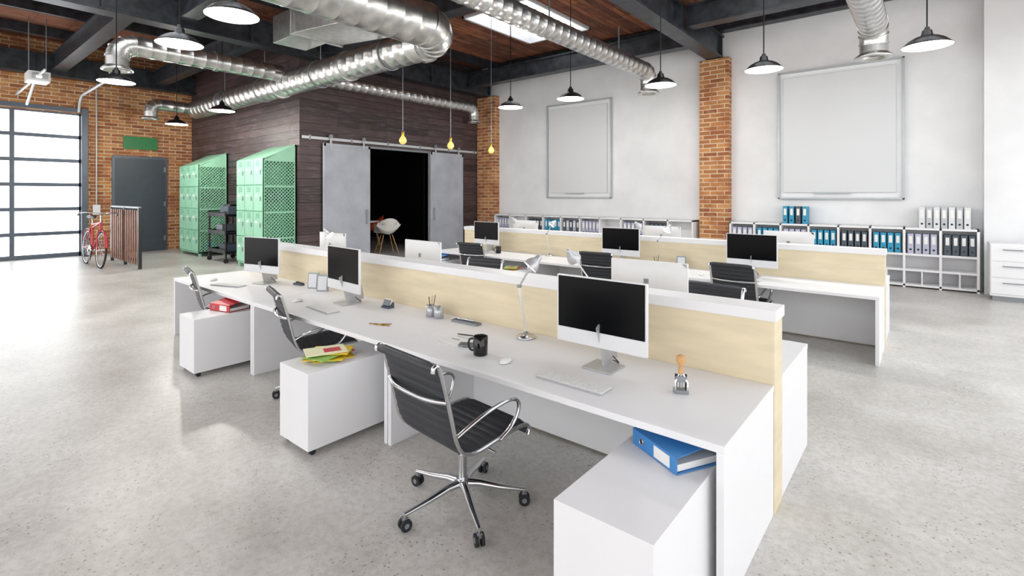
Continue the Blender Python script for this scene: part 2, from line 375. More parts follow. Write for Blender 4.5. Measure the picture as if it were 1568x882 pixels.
for i in (2,4,6,8):
    a=Vector(P[i-1]);b=Vector(P[min(i+1,8)]);d=(b-a).normalized()*0.012;c=Vector(P[i]); m.cyl(c-d,c+d,R[i]+0.012,'duct',28)
ribbed(m,(-6.1,YA-0.5,ZA+0.1),(-6.1,-2,ZA+0.1),0.34,0.3)
m.obj('main_air_duct')
m=MB()
m.prism([(-8.5,4.6),(-6.62,4.42),(-6.62,5.2),(-8.5,5.2)],4.3,5.25,'duct','y')
m.bb(-8.52,-8.46,4.27,5.28,4.57,5.23,'duct'); m.bb(-6.66,-6.6,4.27,5.28,4.4,5.23,'duct'); m.bb(-9.5,-8.5,4.45,5.1,4.65,5.15,'duct')
m.obj('duct_plenum',bevel=0.006)
m=MB(); ribbed(m,(-17.1,YA-0.1,ZA),(-17.1,4.75,ZA+0.02),0.16); down_end(m,-17.1,4.75,ZA+0.02,0,-1,0.16); m.lathe([(0.001,0),(RA,0)],(-17.1,YA,ZA),'duct',24,Matrix.Rotation(math.pi/2,4,'Y')); m.obj('branch_air_duct')
m=MB(); ribbed(m,(-11.35,YA-0.2,4.55),(-11.35,2.75,4.55),0.18); down_end(m,-11.35,2.75,4.55,0,-1,0.18,0.4); collar(m,(-11.35,4.1,4.55),(-11.35,4.18,4.55),0.18); m.obj('branch_air_duct')
m=MB(); ribbed(m,(-11.35,YA+0.2,4.6),(-11.35,11.6,4.6),0.16); down_end(m,-11.35,11.6,4.6,0,1,0.16,0.4); m.obj('branch_air_duct')
m=MB(); ribbed(m,(-4.95,0.5,4.62),(-4.95,10.7,4.62),0.18); down_end(m,-4.95,10.7,4.62,0,1,0.18,0.4)
for y in (2,4.5,7,9.5): m.cyl((-4.95,y,4.8),(-4.95,y,5.3),0.012,'gray',6)
m.obj('branch_air_duct')
m=MB(); ribbed(m,(-0.72,1.5,4.72),(-0.72,10.5,4.72),0.21); down_end(m,-0.72,10.5,4.72,0,1,0.21,0.4)
for y in (3,7,10): m.cyl((-0.72,y,4.9),(-0.72,y,5.8),0.012,'gray',6)
m.obj('branch_air_duct')
m=MB()
for x in (-15,-12.6,-10,-7.6):
    m.sweep([(x,YA+0.285*math.cos(t),ZA+0.285*math.sin(t)) for t in [math.pi*2*i/20 for i in range(20)]],0.012,'gray',6,closed=True)
    m.cyl((x,YA,ZA+0.28),(x,YA,5.75),0.012,'gray',6)
m.obj('duct_hanger_straps')

# ---------------------------------------------------------------- pendants
def pendant_mesh():
    m=MB(); R=0.255
    out=[(0.03,0.20),(0.05,0.185),(0.06,0.13),(0.085,0.115),(0.13,0.10),(0.19,0.065),(0.235,0.02),(R,0.0),(R,-0.008)]
    m.lathe(out,(0,0,0),'black',36)
    m.lathe([(R-0.001,-0.008),(0.23,0.012),(0.185,0.055),(0.125,0.09),(0.05,0.105),(0.002,0.105)],(0,0,0),'shin',36)
    m.lathe([(0.002,0.0),(0.03,0.006),(0.045,0.035),(0.04,0.065),(0.02,0.10)],(0,0,0),'bulb',16)
    m.lathe([(0.002,0.235),(0.022,0.23),(0.03,0.20)],(0,0,0),'black',16)
    m.cyl((0,0,0.22),(0,0,2.3),0.009,'black',6)
    m.lathe([(0.002,2.22),(0.05,2.23),(0.05,2.28),(0.002,2.3)],(0,0,0),'black',12)
    return m.mesh('pendant_lamp')
pm=pendant_mesh()
def light(name,typ,loc,e,parent=None,**kw):
    l=bpy.data.lights.new(name,typ); l.energy=e
    for k,v in kw.items(): setattr(l,k,v)
    o=bpy.data.objects.new(name,l); COL.objects.link(o); o.location=loc
    if parent: o.parent=parent
    return o
for (x,y,e) in ((-5.53,2.17,22),(-7.07,2.17,30),(-10.24,2.24,100),(-15.2,4.6,150),(-12.0,4.5,130),(-6.8,8.2,100),(-5.3,8.2,85),(-3.47,8.15,65),(-1.86,8.1,45),(0.0,8.1,45)):
    o=place(pm,'pendant_lamp',(x,y,3.65))
    light('lamp_glow','POINT',(0,0,-0.06),e,o,shadow_soft_size=0.09,color=(1,0.96,0.90))
m=MB()
m.lathe([(0.002,0.0),(0.05,0.01),(0.085,0.06),(0.09,0.10),(0.065,0.155),(0.03,0.2),(0.028,0.22)],(0,0,0),'amber',20)
m.lathe([(0.032,0.2),(0.035,0.28),(0.02,0.31),(0.002,0.31)],(0,0,0),'gold',16)
m.cyl((0,0,0.3),(0,0,3.95),0.007,'gray',6)
bm_=m.mesh('edison_bulb_pendant')
for x,y in ((-8.05,6.35),(-8.1,7.7),(-8.2,9.15)): place(bm_,'edison_bulb_pendant',(x,y,2.8),0,0,0.85)

# ---------------------------------------------------------------- desks
DZ=0.727
def desk(x0,x1,y0,y1,front):
    m=MB(); cx=(x0+x1)/2; cy=(y0+y1)/2; T=0.035
    x0-=cx;x1-=cx;y0-=cy;y1-=cy
    m.bb(x0,x1,y0,y1,DZ-T,DZ,'white')
    m.bb(x0+0.002,x0+0.037,y0+0.003,y1-0.003,0,DZ-T,'white'); m.bb(x1-0.037,x1-0.002,y0+0.003,y1-0.003,0,DZ-T,'white')
    yb=(y1-0.03) if front else (y0+0.03)
    m.bb(x0+0.037,x1-0.037,yb-0.012,yb+0.012,0.02,DZ-T,'white')
    m.obj('office_desk',(cx,cy,0),bevel=0.003)
def row(J,y0,y1,y2,y3):
    for i in range(3):
        a=J[i+1]+0.003; b_=J[i]-0.003
        desk(a,b_,y0,y1-0.002,True); desk(a,b_,y2+0.002,y3,False)
    m=MB(); xr,xl=J[0],J[-1]
    cx=(xr+xl)/2
    m.bb(xl-cx,xr-cx+0.0,y1,y2,0.0,1.085,'maple'); m.bb(xl-cx-0.01,xr-cx+0.01,y1-0.012,y2+0.012,1.085,1.15,'white')
    m.obj('desk_divider',(cx,0,0),bevel=0.003)
row([-0.66,-3.0,-5.2,-7.47],2.225,3.12,3.31,4.15)
row([-0.38,-2.70,-5.0,-7.32],6.5,7.35,7.54,8.38)

# ---------------------------------------------------------------- pedestals
def pedestal(x0,x1,y0,y1,h=0.575):
    m=MB(); w=x1-x0; d=y1-y0
    m.bb(-w/2,w/2,-d/2,d/2,0.045,h,'white')
    for sx in (-1,1):
        for sy in (-1,1): m.cyl((sx*(w/2-0.04)-0.015,sy*(d/2-0.05),0.022),(sx*(w/2-0.04)+0.015,sy*(d/2-0.05),0.022),0.022,'rubber',12); m.cyl((sx*(w/2-0.04),sy*(d/2-0.05),0.022),(sx*(w/2-0.04),sy*(d/2-0.05),0.05),0.01,'gray',6)
    for z in (0.22,0.4): m.bb(-w/2-0.002,-w/2+0.002,-d/2+0.01,d/2-0.01,z-0.002,z+0.002,'gray')
    return m.obj('pedestal_cabinet',((x0+x1)/2,(y0+y1)/2,0),bevel=0.004)
pedestal(-1.16,-0.735,1.67,2.62); pedestal(-3.65,-3.25,1.76,2.62); pedestal(-5.93,-5.53,1.82,2.68)
for x in (-2.95,-5.25,-7.05): pedestal(x-0.2,x+0.2,6.05,6.9)
pedestal(-3.5,-3.1,3.8,4.65); pedestal(-5.8,-5.4,3.8,4.65)

# ---------------------------------------------------------------- chairs
def chair_mesh():
    m=MB()
    for i in range(5):
        a=math.radians(90+72*i+28); c,s_=math.cos(a),math.sin(a)
        m.sweep([(0.02*c,0.02*s_,0.135),(0.10*c,0.10*s_,0.13),(0.22*c,0.22*s_,0.105),(0.365*c,0.365*s_,0.085)],[0.03,0.025,0.02,0.014],'chrome',10,flat=(1,0.75))
        ex,ey=0.36*c,0.36*s_
        m.cyl((ex,ey,0.05),(ex,ey,0.09),0.009,'chrome',8)
        tx,ty=-s_,c
        for k in (-1,1):
            q=0.008*k; w=0.024*k
            m.cyl((ex+tx*q,ey+ty*q,0.032),(ex+tx*w,ey+ty*w,0.032),0.032,'rubber',18)
            m.cyl((ex+tx*w,ey+ty*w,0.032),(ex+tx*(w+0.002*k),ey+ty*(w+0.002*k),0.032),0.014,'gray',12)
        m.box((ex,ey,0.055),(0.03,0.03,0.02),'gray',(0,0,a))
    m.cyl((0,0,0.10),(0,0,0.165),0.035,'chrome',18); m.cyl((0,0,0.16),(0,0,0.30),0.026,'chrome',18); m.cyl((0,0,0.28),(0,0,0.40),0.016,'chrome',14)
    m.box((0,0.0,0.40),(0.10,0.16,0.035),'gray'); m.sweep([(-0.245,0.08,0.435),(-0.1,0.04,0.405),(0.1,0.04,0.405),(0.245,0.08,0.435)],0.013,'chrome',8)
    m.sweep([(-0.245,-0.1,0.43),(-0.1,-0.04,0.405),(0.1,-0.04,0.405),(0.245,-0.1,0.43)],0.013,'chrome',8)
    m.sweep([(0.05,0.02,0.39),(0.2,0.04,0.375),(0.24,0.04,0.375)],0.006,'chrome',6)
    prof=smooth_path([(0,0.275,0.405),(0,0.285,0.44),(0,0.255,0.468),(0,0.15,0.470),(0,0.0,0.455),(0,-0.13,0.445),(0,-0.21,0.47),(0,-0.255,0.54),(0,-0.285,0.65),(0,-0.318,0.78),(0,-0.355,0.91),(0,-0.375,0.955),(0,-0.40,0.955),(0,-0.405,0.93)],8)
    n=len(prof)
    for sx in (-1,1):
        m.sweep([p+Vector((sx*0.262,0,-0.0)) for p in prof],0.0125,'chrome',8,flat=(0.8,1.25))
        pts=smooth_path([(sx*0.275,-0.262,0.575),(sx*0.29,-0.20,0.61),(sx*0.292,-0.08,0.645),(sx*0.292,0.06,0.665),(sx*0.292,0.14,0.655),(sx*0.292,0.17,0.62),(sx*0.288,0.155,0.56),(sx*0.278,0.11,0.50),(sx*0.27,0.04,0.458)],5)
        m.sweep(pts,0.0115,'chrome',8,flat=(1.15,0.8))
    m.sweep(smooth_path([(-0.262,-0.318,0.76),(-0.15,-0.355,0.755),(0,-0.365,0.755),(0.15,-0.355,0.755),(0.262,-0.318,0.76)],4),0.013,'chrome',8)
    L=[0]
    for i in range(1,n): L.append(L[-1]+(prof[i]-prof[i-1]).length)
    def at(s_):
        s_=max(0,min(L[-1]-1e-6,s_))
        for i in range(1,n):
            if L[i]>=s_:
                t=(s_-L[i-1])/(L[i]-L[i-1]); p=prof[i-1].lerp(prof[i],t); tg=(prof[i]-prof[i-1]).normalized(); return p,tg
    tot=L[-1]; N=150; ribs=round(tot/0.052)
    for side in (1,-1):
        def fn(u,v,side=side):
            p,t=at(u*tot); nrm=Vector((0,-t.z,t.y))
            x=(v-0.5)*0.502
            ph=abs(math.sin(math.pi*u*ribs)); th=0.004+0.011*(ph**0.5)
            edge=min(1,(0.5-abs(v-0.5))*14); th=th*(0.35+0.65*edge)
            q=p-nrm*th*side
            return (x,q.y,q.z)
        m.grid(fn,N,10,'leather')
    return m.mesh('office_chair')
cm=chair_mesh()
for x,y,r in ((-2.08,2.07,-5),(-4.30,2.44,-16),(-6.28,2.42,-12),(-1.8,6.75,-4),(-3.75,6.78,6),(-6.15,6.62,8),(-1.55,4.42,176),(-4.4,4.5,190),(-3.6,8.75,185),(-6.2,8.8,175)):
    place(cm,'office_chair',(x,y,0),math.radians(r))

# ---------------------------------------------------------------- monitors
def monitor_mesh():
    m=MB(); w=0.62
    m.box((0,0.012,0.345),(w,0.022,0.425),'whitem')
    m.box((0,0.0,0.388),(w-0.022,0.004,0.325),'screen')
    def fn(u,v):
        x=(u-0.5)*(w-0.01); z=0.345+(v-0.5)*0.415
        b=(1-(2*u-1)**4)*(1-(2*v-1)**4)
        return (x,0.023+0.03*b,z)
    m.grid(fn,16,12,'whitem')
    m.box((0,0.0535,0.40),(0.04,0.002,0.045),'gray')
    m.sweep([(0,0.05,0.30),(0,0.10,0.18),(0,0.13,0.06),(0,0.135,0.012)],[0.10,0.10,0.10,0.10],'alu',12,flat=(1,0.06) )
    m.box((0,0.05,0.006),(0.2,0.19,0.01),'alu')
    m.sweep(smooth_path([(0.03,0.12,0.06),(0.05,0.16,0.012),(0.0,0.2,0.005),(-0.1,0.22,0.005)],4),0.004,'black',6)
    return m.mesh('desktop_monitor')
mm_=monitor_mesh()
for x,y,r in ((-1.55,2.72,0),(-4.42,2.75,-4),(-6.18,2.75,13),(-1.68,3.72,182),(-4.35,3.72,178),(-6.2,3.72,180),(-1.77,7.05,0),(-3.65,7.05,3),(-6.45,7.05,0),(-1.5,7.95,180),(-3.35,7.95,178),(-6.2,7.95,180)):
    place(mm_,'desktop_monitor',(x,y,DZ),math.radians(r),0.004)

def keyboard_mesh():
    m=MB(); m.box((0,0,0.006),(0.43,0.125,0.010),'alu')
    for r in range(5):
        for c in range(18):
            m.box((-0.203+c*0.0239,-0.048+r*0.024,0.0125),(0.0205,0.0205,0.004),'wht')
    return m.mesh('keyboard')
km=keyboard_mesh()
def mouse_mesh():
    m=MB()
    def fn(u,v):
        a=u*2*math.pi; r=math.sin(v*math.pi/2)
        return (0.031*r*math.cos(a),0.056*r*math.sin(a),0.004+0.028*math.cos(v*math.pi/2)**0.8)
    m.grid(fn,20,8,'wht'); m.lathe([(0.001,0),(0.028,0),(0.03,0.006)],(0,0,0),'gray',20,Matrix.Diagonal((1,1.8,1,1)))
    return m.mesh('computer_mouse')
ms_=mouse_mesh()
for x,y,r in ((-1.55,2.43,0),(-4.35,2.5,-4),(-6.35,2.45,20),(-1.8,3.98,180),(-4.2,3.98,180),(-1.8,6.75,0),(-3.7,6.75,0),(-6.4,6.75,0)):
    place(km,'keyboard',(x,y,DZ),math.radians(r)); 
    s_=1 if abs(r)<90 else -1
    place(ms_,'computer_mouse',(x-0.52*s_ if x!=-1.55 else -2.08,y+0.03,DZ),math.radians(r+10))

def lamp_mesh():
    m=MB(); m.lathe([(0.001,0),(0.075,0),(0.075,0.012),(0.068,0.018),(0.012,0.022),(0.012,0.04)],(0,0,0),'chrome',28)
    for o in (-0.008,0.008):
        m.cyl((0,o,0.03),(-0.065,o,0.38),0.004,'chrome',6); m.cyl((-0.065,o,0.38),(0.09,o,0.60),0.004,'chrome',6)
    m.cyl((-0.065,-0.014,0.38),(-0.065,0.014,0.38),0.014,'gray',12); m.cyl((0,-0.014,0.035),(0,0.014,0.035),0.012,'gray',12); m.cyl((0.09,-0.016,0.60),(0.09,0.016,0.60),0.012,'gray',12)
    R=Matrix.Rotation(math.radians(-38),4,'X')@Matrix.Rotation(math.radians(25),4,'Y')
    R=R@Matrix.Scale(0.82,4)
    prof=[(0.02,0.075),(0.028,0.06),(0.032,0.03),(0.05,0.01),(0.066,-0.025),(0.070,-0.06)]
    c=(0.09,-0.015,0.575)
    m.lathe(prof,c,'alu',24,R); m.lathe([(0.069,-0.06),(0.062,-0.025),(0.045,0.005),(0.002,0.02)],c,'shin',24,R)
    m.lathe([(0.001,0.085),(0.014,0.082),(0.02,0.075)],c,'alu',16,R)
    m.lathe([(0.001,-0.045),(0.02,-0.035),(0.026,-0.015),(0.02,0.01)],c,'wht',14,R)
    return m.mesh('desk_lamp')
lm=lamp_mesh()
for x,y,r in ((-2.32,2.98,0),(-2.15,3.5,200),(-6.0,3.5,150),(-3.05,7.22,20),(-6.2,7.7,200),(-3.6,7.72,180),(-5.1,7.22,0)):
    place(lm,'desk_lamp',(x,y,DZ),math.radians(r))

m=MB(); m.lathe([(0.001,0),(0.043,0),(0.048,0.006),(0.05,0.125),(0.046,0.127),(0.044,0.12),(0.043,0.012),(0.001,0.01)],(0,0,0),'mug',32)
m.sweep(smooth_path([(-0.046,0,0.105),(-0.075,0,0.10),(-0.085,0,0.065),(-0.072,0,0.032),(-0.046,0,0.025)],5),0.007,'mug',8)
mug=m.mesh('coffee_mug'); place(mug,'coffee_mug',(-2.31,2.47,DZ),math.radians(25)); place(mug,'coffee_mug',(-6.05,6.95,DZ),1)
m=MB(); m.box((0,0,0.002),(0.21,0.297,0.003),'wht',(0,0,0.3)); m.box((0.02,0.03,0.005),(0.21,0.297,0.003),'wht',(0,0,-0.1)); m.cyl((-0.1,0.08,0.011),(0.06,0.13,0.011),0.004,'black',8); m.box((-0.02,-0.02,0.008),(0.08,0.01,0.001),'gray'); m.box((0,0.05,0.008),(0.14,0.004,0.001),'gray'); m.obj('paper_sheets',(-2.66,2.62,DZ))
m=MB(); m.box((0,0,0.005),(0.075,0.15,0.009),'gray'); m.box((0,0,0.0100),(0.068,0.135,0.001),'dkb'); m.obj('smartphone',(-2.50,2.56,DZ+0.007),math.radians(-60),0.002)
m=MB(); m.box((0,0,0.009),(0.28,0.07,0.018),'gray'); m.box((0,0,0.019),(0.26,0.05,0.004),'dkb'); m.cyl((-0.1,0.0,0.026),(0.08,0.01,0.026),0.005,'chrome',8); m.obj('pen_tray',(-2.97,3.0,DZ),0.05,0.002)
m=MB()
for cx in (-0.045,0.055):
    m.lathe([(0.001,0),(0.042,0),(0.042,0.10),(0.039,0.10),(0.037,0.01),(0.001,0.008)],(cx,0,0),'alu',20)
for i,k in enumerate(('black','wood','dkb')): m.cyl((-0.05+i*0.012,0.0,0.02),(-0.07+i*0.03,0.01*i,0.17+0.01*i),0.004,k,6)
pc=m.mesh('pencil_cup'); place(pc,'pencil_cup',(-3.33,2.97,DZ)); place(pc,'pencil_cup',(-3.0,6.98,DZ))
m=MB(); m.prism([(-0.03,0),(0.04,0),(0.04,0.05),(0.03,0.05),(-0.02,0.015),(-0.03,0.015)],-0.055,0.055,'dkb'); m.box((0,0.012,0.055),(0.09,0.02,0.055),'wht',(-0.4,0,0)); m.box((0,-0.002,0.05),(0.092,0.012,0.055),'gray',(-0.5,0,0)); m.obj('business_card_holder',(-3.95,2.93,DZ))
m=MB(); m.sweep([(0.018*math.cos(t),0.018*math.sin(t),0.006) for t in [i*math.pi/8 for i in range(16)]],0.0025,'gold',6,closed=True)
for a in (0.3,0.9,3.4):
    c,s_=math.cos(a),math.sin(a); m.box((0.035*c,0.035*s_,0.005),(0.03,0.028,0.006),'gold',(0,0,a)); m.box((0.07*c,0.07*s_,0.005),(0.06,0.010,0.004),'gold',(0,0,a)); m.box((0.09*c-0.006*s_,0.09*s_+0.006*c,0.005),(0.008,0.012,0.004),'gold',(0,0,a))
m.obj('key_bunch',(-3.48,2.5,DZ))
m=MB(); m.box((0,0,0.01),(0.075,0.055,0.02),'gray'); m.box((0,0,0.075),(0.06,0.035,0.03),'gray'); 
for sx in (-1,1): m.cyl((sx*0.026,0,0.02),(sx*0.026,0,0.1),0.006,'black',8); m.sweep([(sx*0.03,-0.02,0.02),(sx*0.032,-0.02,0.06),(sx*0.012,0,0.10)],0.006,'chrome',8)
m.cyl((0,0,0.03),(0,0,0.11),0.010,'chrome',10)
m.lathe([(0.006,0.10),(0.016,0.105),(0.013,0.125),(0.012,0.145),(0.022,0.165),(0.026,0.18),(0.022,0.197),(0.010,0.205),(0.001,0.206)],(0,0,0),'wood',20)
m.obj('rubber_stamp',(-1.03,2.69,DZ),0.5,0.002)
m=MB()
m.box((0,0,0.09),(0.13,0.015,0.18),'gray',(-0.12,0,0)); m.box((0,-0.012,0.09),(0.10,0.004,0.15),'board',(-0.12,0,0)); m.box((0,0.03,0.06),(0.02,0.004,0.14),'black',(0.4,0,0))
fr=m.mesh('photo_frame')
for x,y,r in ((-5.42,3.0,0.5),(-5.18,2.98,0.6),(-2.75,7.2,0.2)): place(fr,'photo_frame',(x,y,DZ),r)
m=MB(); m.box((0,0,0.012),(0.16,0.05,0.024),'dkb'); m.box((0.02,0,0.03),(0.12,0.03,0.014),'black',(0,0.08,0)); m.obj('stapler',(-5.75,3.0,DZ),0.1,0.003)

def mags(x,y,z,n,name='magazine_stack',sc=1):
    m=MB(); zz=0; ks=['yel','lime','yel','red','lime','yel','cream','lime','yel']
    for i in range(n):
        k=ks[i%9]; a=random.uniform(-0.9,0.9); m.box((random.uniform(-0.04,0.04),random.uniform(-0.05,0.05),zz+0.004),(0.21,0.29,0.006),k,(0,0,a)); m.box((0,0,zz+0.0075),(0.10,0.12,0.0015),random.choice(['wht','dkb','red','cyan']),(0,0,a)); zz+=0.009
    m.obj(name,(x,y,z))
mags(-3.45,2.06,0.575,7); mags(-5.25,6.35,0.575,5)
def binder_mesh(k):
    m=MB(); w,h,t=0.32,0.285,0.075
    m.box((0,0.002,t/2),(w,0.004,t),k); m.box((0,h/2,0.002),(w,h,0.004),k); 
    m.box((0,h/2-0.002,t+0.016),(w,h,0.004),k,(0.12,0,0))
    m.box((0,h*0.45,0.022),(w-0.025,h-0.06,0.03),'wht')
    m.box((0.06,-0.0008,t/2),(0.11,0.003,t*0.72),'wht'); m.sweep([(-0.09+0.014*math.cos(t_),-0.002,t/2+0.014*math.sin(t_)) for t_ in [i*math.pi/8 for i in range(16)]],0.003,'chrome',6,closed=True)
    m.cyl((-0.09,-0.002,t/2),(-0.09,0.0,t/2),0.011,'black',14)
    return m.mesh('ring_binder')
bb_=binder_mesh('blue'); br_=binder_mesh('red')
place(bb_,'ring_binder',(-0.98,2.22,0.577),math.radians(-28),0.0,0.98)
place(br_,'ring_binder',(-5.72,2.12,0.577),0.25,0,0.98); place(br_,'ring_binder',(-2.95,6.35,0.577),0.1,0,0.98); place(bb_,'ring_binder',(-7.05,6.3,0.577),0.1,0,0.98)

# ---------------------------------------------------------------- wall shelves + binders
def binders(m,x0,x1,yf,z0,h,cols):
    w=0.105; n=int((x1-x0)/w); 
    for i in range(n):
        cx=x0+(x1-x0)*(i+0.5)/n; k=cols[i%len(cols)]
        m.box((cx,yf+0.14,z0+h/2),(w*0.86,0.28,h),k); m.box((cx,yf-0.001,z0+h*0.68),(w*0.5,0.003,h*0.38),'wht'); m.cyl((cx,yf-0.002,z0+h*0.2),(cx,yf+0.001,z0+h*0.2),0.02,'black',10)
def shelf(x0,x1,nb,pats):
    yf=12.42; h=1.16; m=MB(); t=0.04; cx=(x0+x1)/2; X0=x0-cx;X1=x1-cx
    m.bb(X0,X1,yf,YB-0.02,h-t,h,'white'); m.bb(X0,X1,yf,YB-0.02,0.03,0.03+t,'white')
    for z in (0.64,0.34): m.bb(X0,X1,yf+0.005,YB-0.02,z-t/2,z+t/2,'white')
    bw=(X1-X0)/nb
    for i in range(nb+1): xx=min(max(X0+i*bw,X0+t/2),X1-t/2); m.bb(xx-t/2,xx+t/2,yf,YB-0.02,0,h,'white')
    for i in range(nb): xx=X0+(i+0.5)*bw; m.bb(xx-0.012,xx+0.012,yf+0.01,YB-0.02,0.05,0.33,'white')
    m.bb(X0,X1,YB-0.03,YB-0.02,0,h,'white')
    m.obj('low_bookshelf',(cx,0,0),bevel=0.003)
    b=MB()
    for i,p in enumerate(pats):
        if p: binders(b,X0+i*bw+0.04,X0+(i+1)*bw-0.04,yf+0.06,0.662,0.38,p)
    b.obj('binder_row',(cx,0,0),bevel=0.003)
D=['dkb'];C=['cyan'];La=['lav']
shelf(-3.6,0.74,8,[La,C,La,C,D,C,La,D])
shelf(-11.0,-4.45,10,[La,None,D,C,D+['lav'],La,None,La,D,None])
b=MB(); binders(b,-0.25,0.26,0,0,0.38,['cyan','cyan','dkb','cyan','dkb']); b.obj('binder_row',(-2.25,12.5,1.16),bevel=0.003)
b=MB(); binders(b,-0.38,0.38,0,0,0.40,['board','bframe']); b.obj('binder_row',(0.25,12.5,1.16),bevel=0.003)
m=MB(); w,d,h=1.1,0.55,0.97
m.bb(-w/2,w/2,-d/2,d/2,0.08,h,'white'); m.bb(-w/2+0.03,w/2-0.03,-d/2+0.03,d/2-0.03,0,0.08,'gray')
for i in range(3):
    z=0.12+i*0.28; m.bb(-w/2+0.01,w/2-0.01,-d/2-0.015,-d/2,z,z+0.265,'white')
    for cx in (-0.27,0.27): m.sweep([(cx-0.12,-d/2-0.015,z+0.19),(cx-0.12,-d/2-0.045,z+0.19),(cx+0.12,-d/2-0.045,z+0.19),(cx+0.12,-d/2-0.015,z+0.19)],0.008,'gray',8)
m.obj('drawer_cabinet',(1.38,12.1,0),bevel=0.004)

# ---------------------------------------------------------------- lockers
def locker(x0,x1,y0,y1,zf,zb,nc,nr):
    m=MB(); cx=(x0+x1)/2; X0=x0-cx;X1=x1-cx; D=y1-y0
    t=0.03
    m.prism([(0,0.1),(D,0.1),(D,zb),(0,zf)],X0,X0+t,'green')
    m.prism([(0,zf-0.03),(D,zb-0.03),(D,zb),(0,zf)],X0,X1,'green')
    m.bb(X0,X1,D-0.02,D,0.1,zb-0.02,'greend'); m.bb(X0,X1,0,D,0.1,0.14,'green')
    for sx in (X0+0.05,X1-0.05):
        for sy in (0.05,D-0.05): m.bb(sx-0.03,sx+0.03,sy-0.03,sy+0.03,0,0.1,'green')
    cw=(X1-X0)/nc; rh=(zf-0.14)/nr
    for c in range(nc):
        for r in range(nr):
            a=X0+c*cw; z=0.14+r*rh
            m.bb(a+0.015,a+cw-0.015,-0.02,0.01,z+0.015,z+rh-0.015,'green')
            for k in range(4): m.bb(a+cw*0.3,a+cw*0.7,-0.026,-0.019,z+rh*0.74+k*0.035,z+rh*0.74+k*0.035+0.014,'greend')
            m.bb(a+cw*0.74,a+cw*0.84,-0.035,-0.02,z+rh*0.4,z+rh*0.56,'gray'); m.bb(a+cw*0.2,a+cw*0.45,-0.024,-0.02,z+rh*0.55,z+rh*0.64,'wht')
        m.bb(X0+c*cw-0.012 if c else X0,X0+c*cw+0.015,0,D,0.1,zf-0.02,'green')
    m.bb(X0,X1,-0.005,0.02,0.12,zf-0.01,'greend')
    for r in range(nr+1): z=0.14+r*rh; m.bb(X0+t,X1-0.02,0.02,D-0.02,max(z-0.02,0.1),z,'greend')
    xs_=X1-0.012
    m.bb(X1-0.03,X1,0,0.04,0.1,zf,'green'); m.bb(X1-0.03,X1,D-0.04,D,0.1,zb,'green')
    for r in range(nr+1): z=0.12+r*(zf-0.16)/nr; m.bb(X1-0.025,X1,0.04,D-0.04,z-0.018,z+0.018,'green')
    st=0.085; k=-D
    while k<zb:
        for sgn in (1,-1):
            pts=[]
            for y in (0.02,D-0.02):
                z=k+y if sgn>0 else k+(D-y); pts.append((y,z))
            (ya,za),(yb_,zb_)=pts
            def clip(ya,za,yb_,zb_):
                lo=0.12
                if max(za,zb_)<lo or min(za,zb_)>zf: return None
                def f(z): return ya+(z-za)/(zb_-za)*(yb_-ya)
                if za<lo: ya2,za2=f(lo),lo
                elif za>zf: ya2,za2=f(zf),zf
                else: ya2,za2=ya,za
                if zb_<lo: yb2,zb2=f(lo),lo
                elif zb_>zf: yb2,zb2=f(zf),zf
                else: yb2,zb2=yb_,zb_
                return ya2,za2,yb2,zb2
            c=clip(ya,za,yb_,zb_)
            if c: m.sweep([(xs_,c[0],c[1]),(xs_,c[2],c[3])],0.011,'green',4,caps=False)
        k+=st
    m.prism([(0.02,zf-0.04),(D-0.02,zf-0.04),(D-0.02,zb-0.02)],X1-0.02,X1-0.005,'green')
    m.box((X1-0.3,D*0.5,0.14+rh*(nr-1.45)),(0.3,0.4,0.22),'dkb'); m.box((X1-0.25,D*0.5,0.14+rh*0.25),(0.25,0.35,0.2),'cyan')
    m.obj('mesh_locker_bank',(cx,y0,0))
locker(-13.5,-12.06,5.42,6.22,2.66,3.04,3,4); locker(-17.7,-16.2,5.45,6.22,2.66,3.04,3,4)

m=MB()
for sx in (-0.55,0.55):
    for sy in (-0.3,0.3): m.cyl((sx,sy,0.1),(sx,sy,1.3),0.025,'black',8); m.cyl((sx-0.02,sy,0.06),(sx+0.02,sy,0.06),0.06,'rubber',14)
for z in (0.25,0.75,1.22): m.bb(-0.57,0.57,-0.32,0.32,z,z+0.04,'black'); m.bb(-0.57,0.57,-0.33,-0.31,z,z+0.1,'black'); m.bb(-0.57,-0.55,-0.32,0.32,z,z+0.1,'black')
m.box((0.1,0,0.38),(0.5,0.4,0.2),'dkb'); m.box((-0.15,0,0.9),(0.4,0.4,0.18),'gray')
m.sweep(smooth_path([(-0.56,-0.28,1.28),(-0.68,-0.28,1.34),(-0.68,0.28,1.34),(-0.56,0.28,1.28)],4),0.018,'black',8)
m.obj('utility_cart',(-14.7,5.7,0),bevel=0.004)
m=MB(); m.box((0,0,0.12),(0.5,0.42,0.22),'dkb'); m.box((0,0.02,0.25),(0.44,0.34,0.06),'black'); m.box((0,-0.24,0.09),(0.34,0.1,0.02),'gray'); m.obj('printer',(-14.5,5.7,1.26),0,0.01)

# slatted fence
m=MB(); L=2.5
for px in (0,L/2,L): m.bb(px-0.035,px+0.035,-0.035,0.035,0,1.48,'black')
for z in (0.2,1.36): m.bb(0,L,-0.015,0.015,z-0.03,z+0.03,'black')
n=13
for i in range(n): xx=0.1+i*(L-0.2)/(n-1); m.bb(xx-0.045,xx+0.045,-0.035,-0.015,0.1,1.42,'brownw')
m.cyl((-0.02,0,1.48),(L+0.02,0,1.48),0.03,'gray',8)
m.obj('slatted_partition',(-17.15,3.66,0),bevel=0.003)

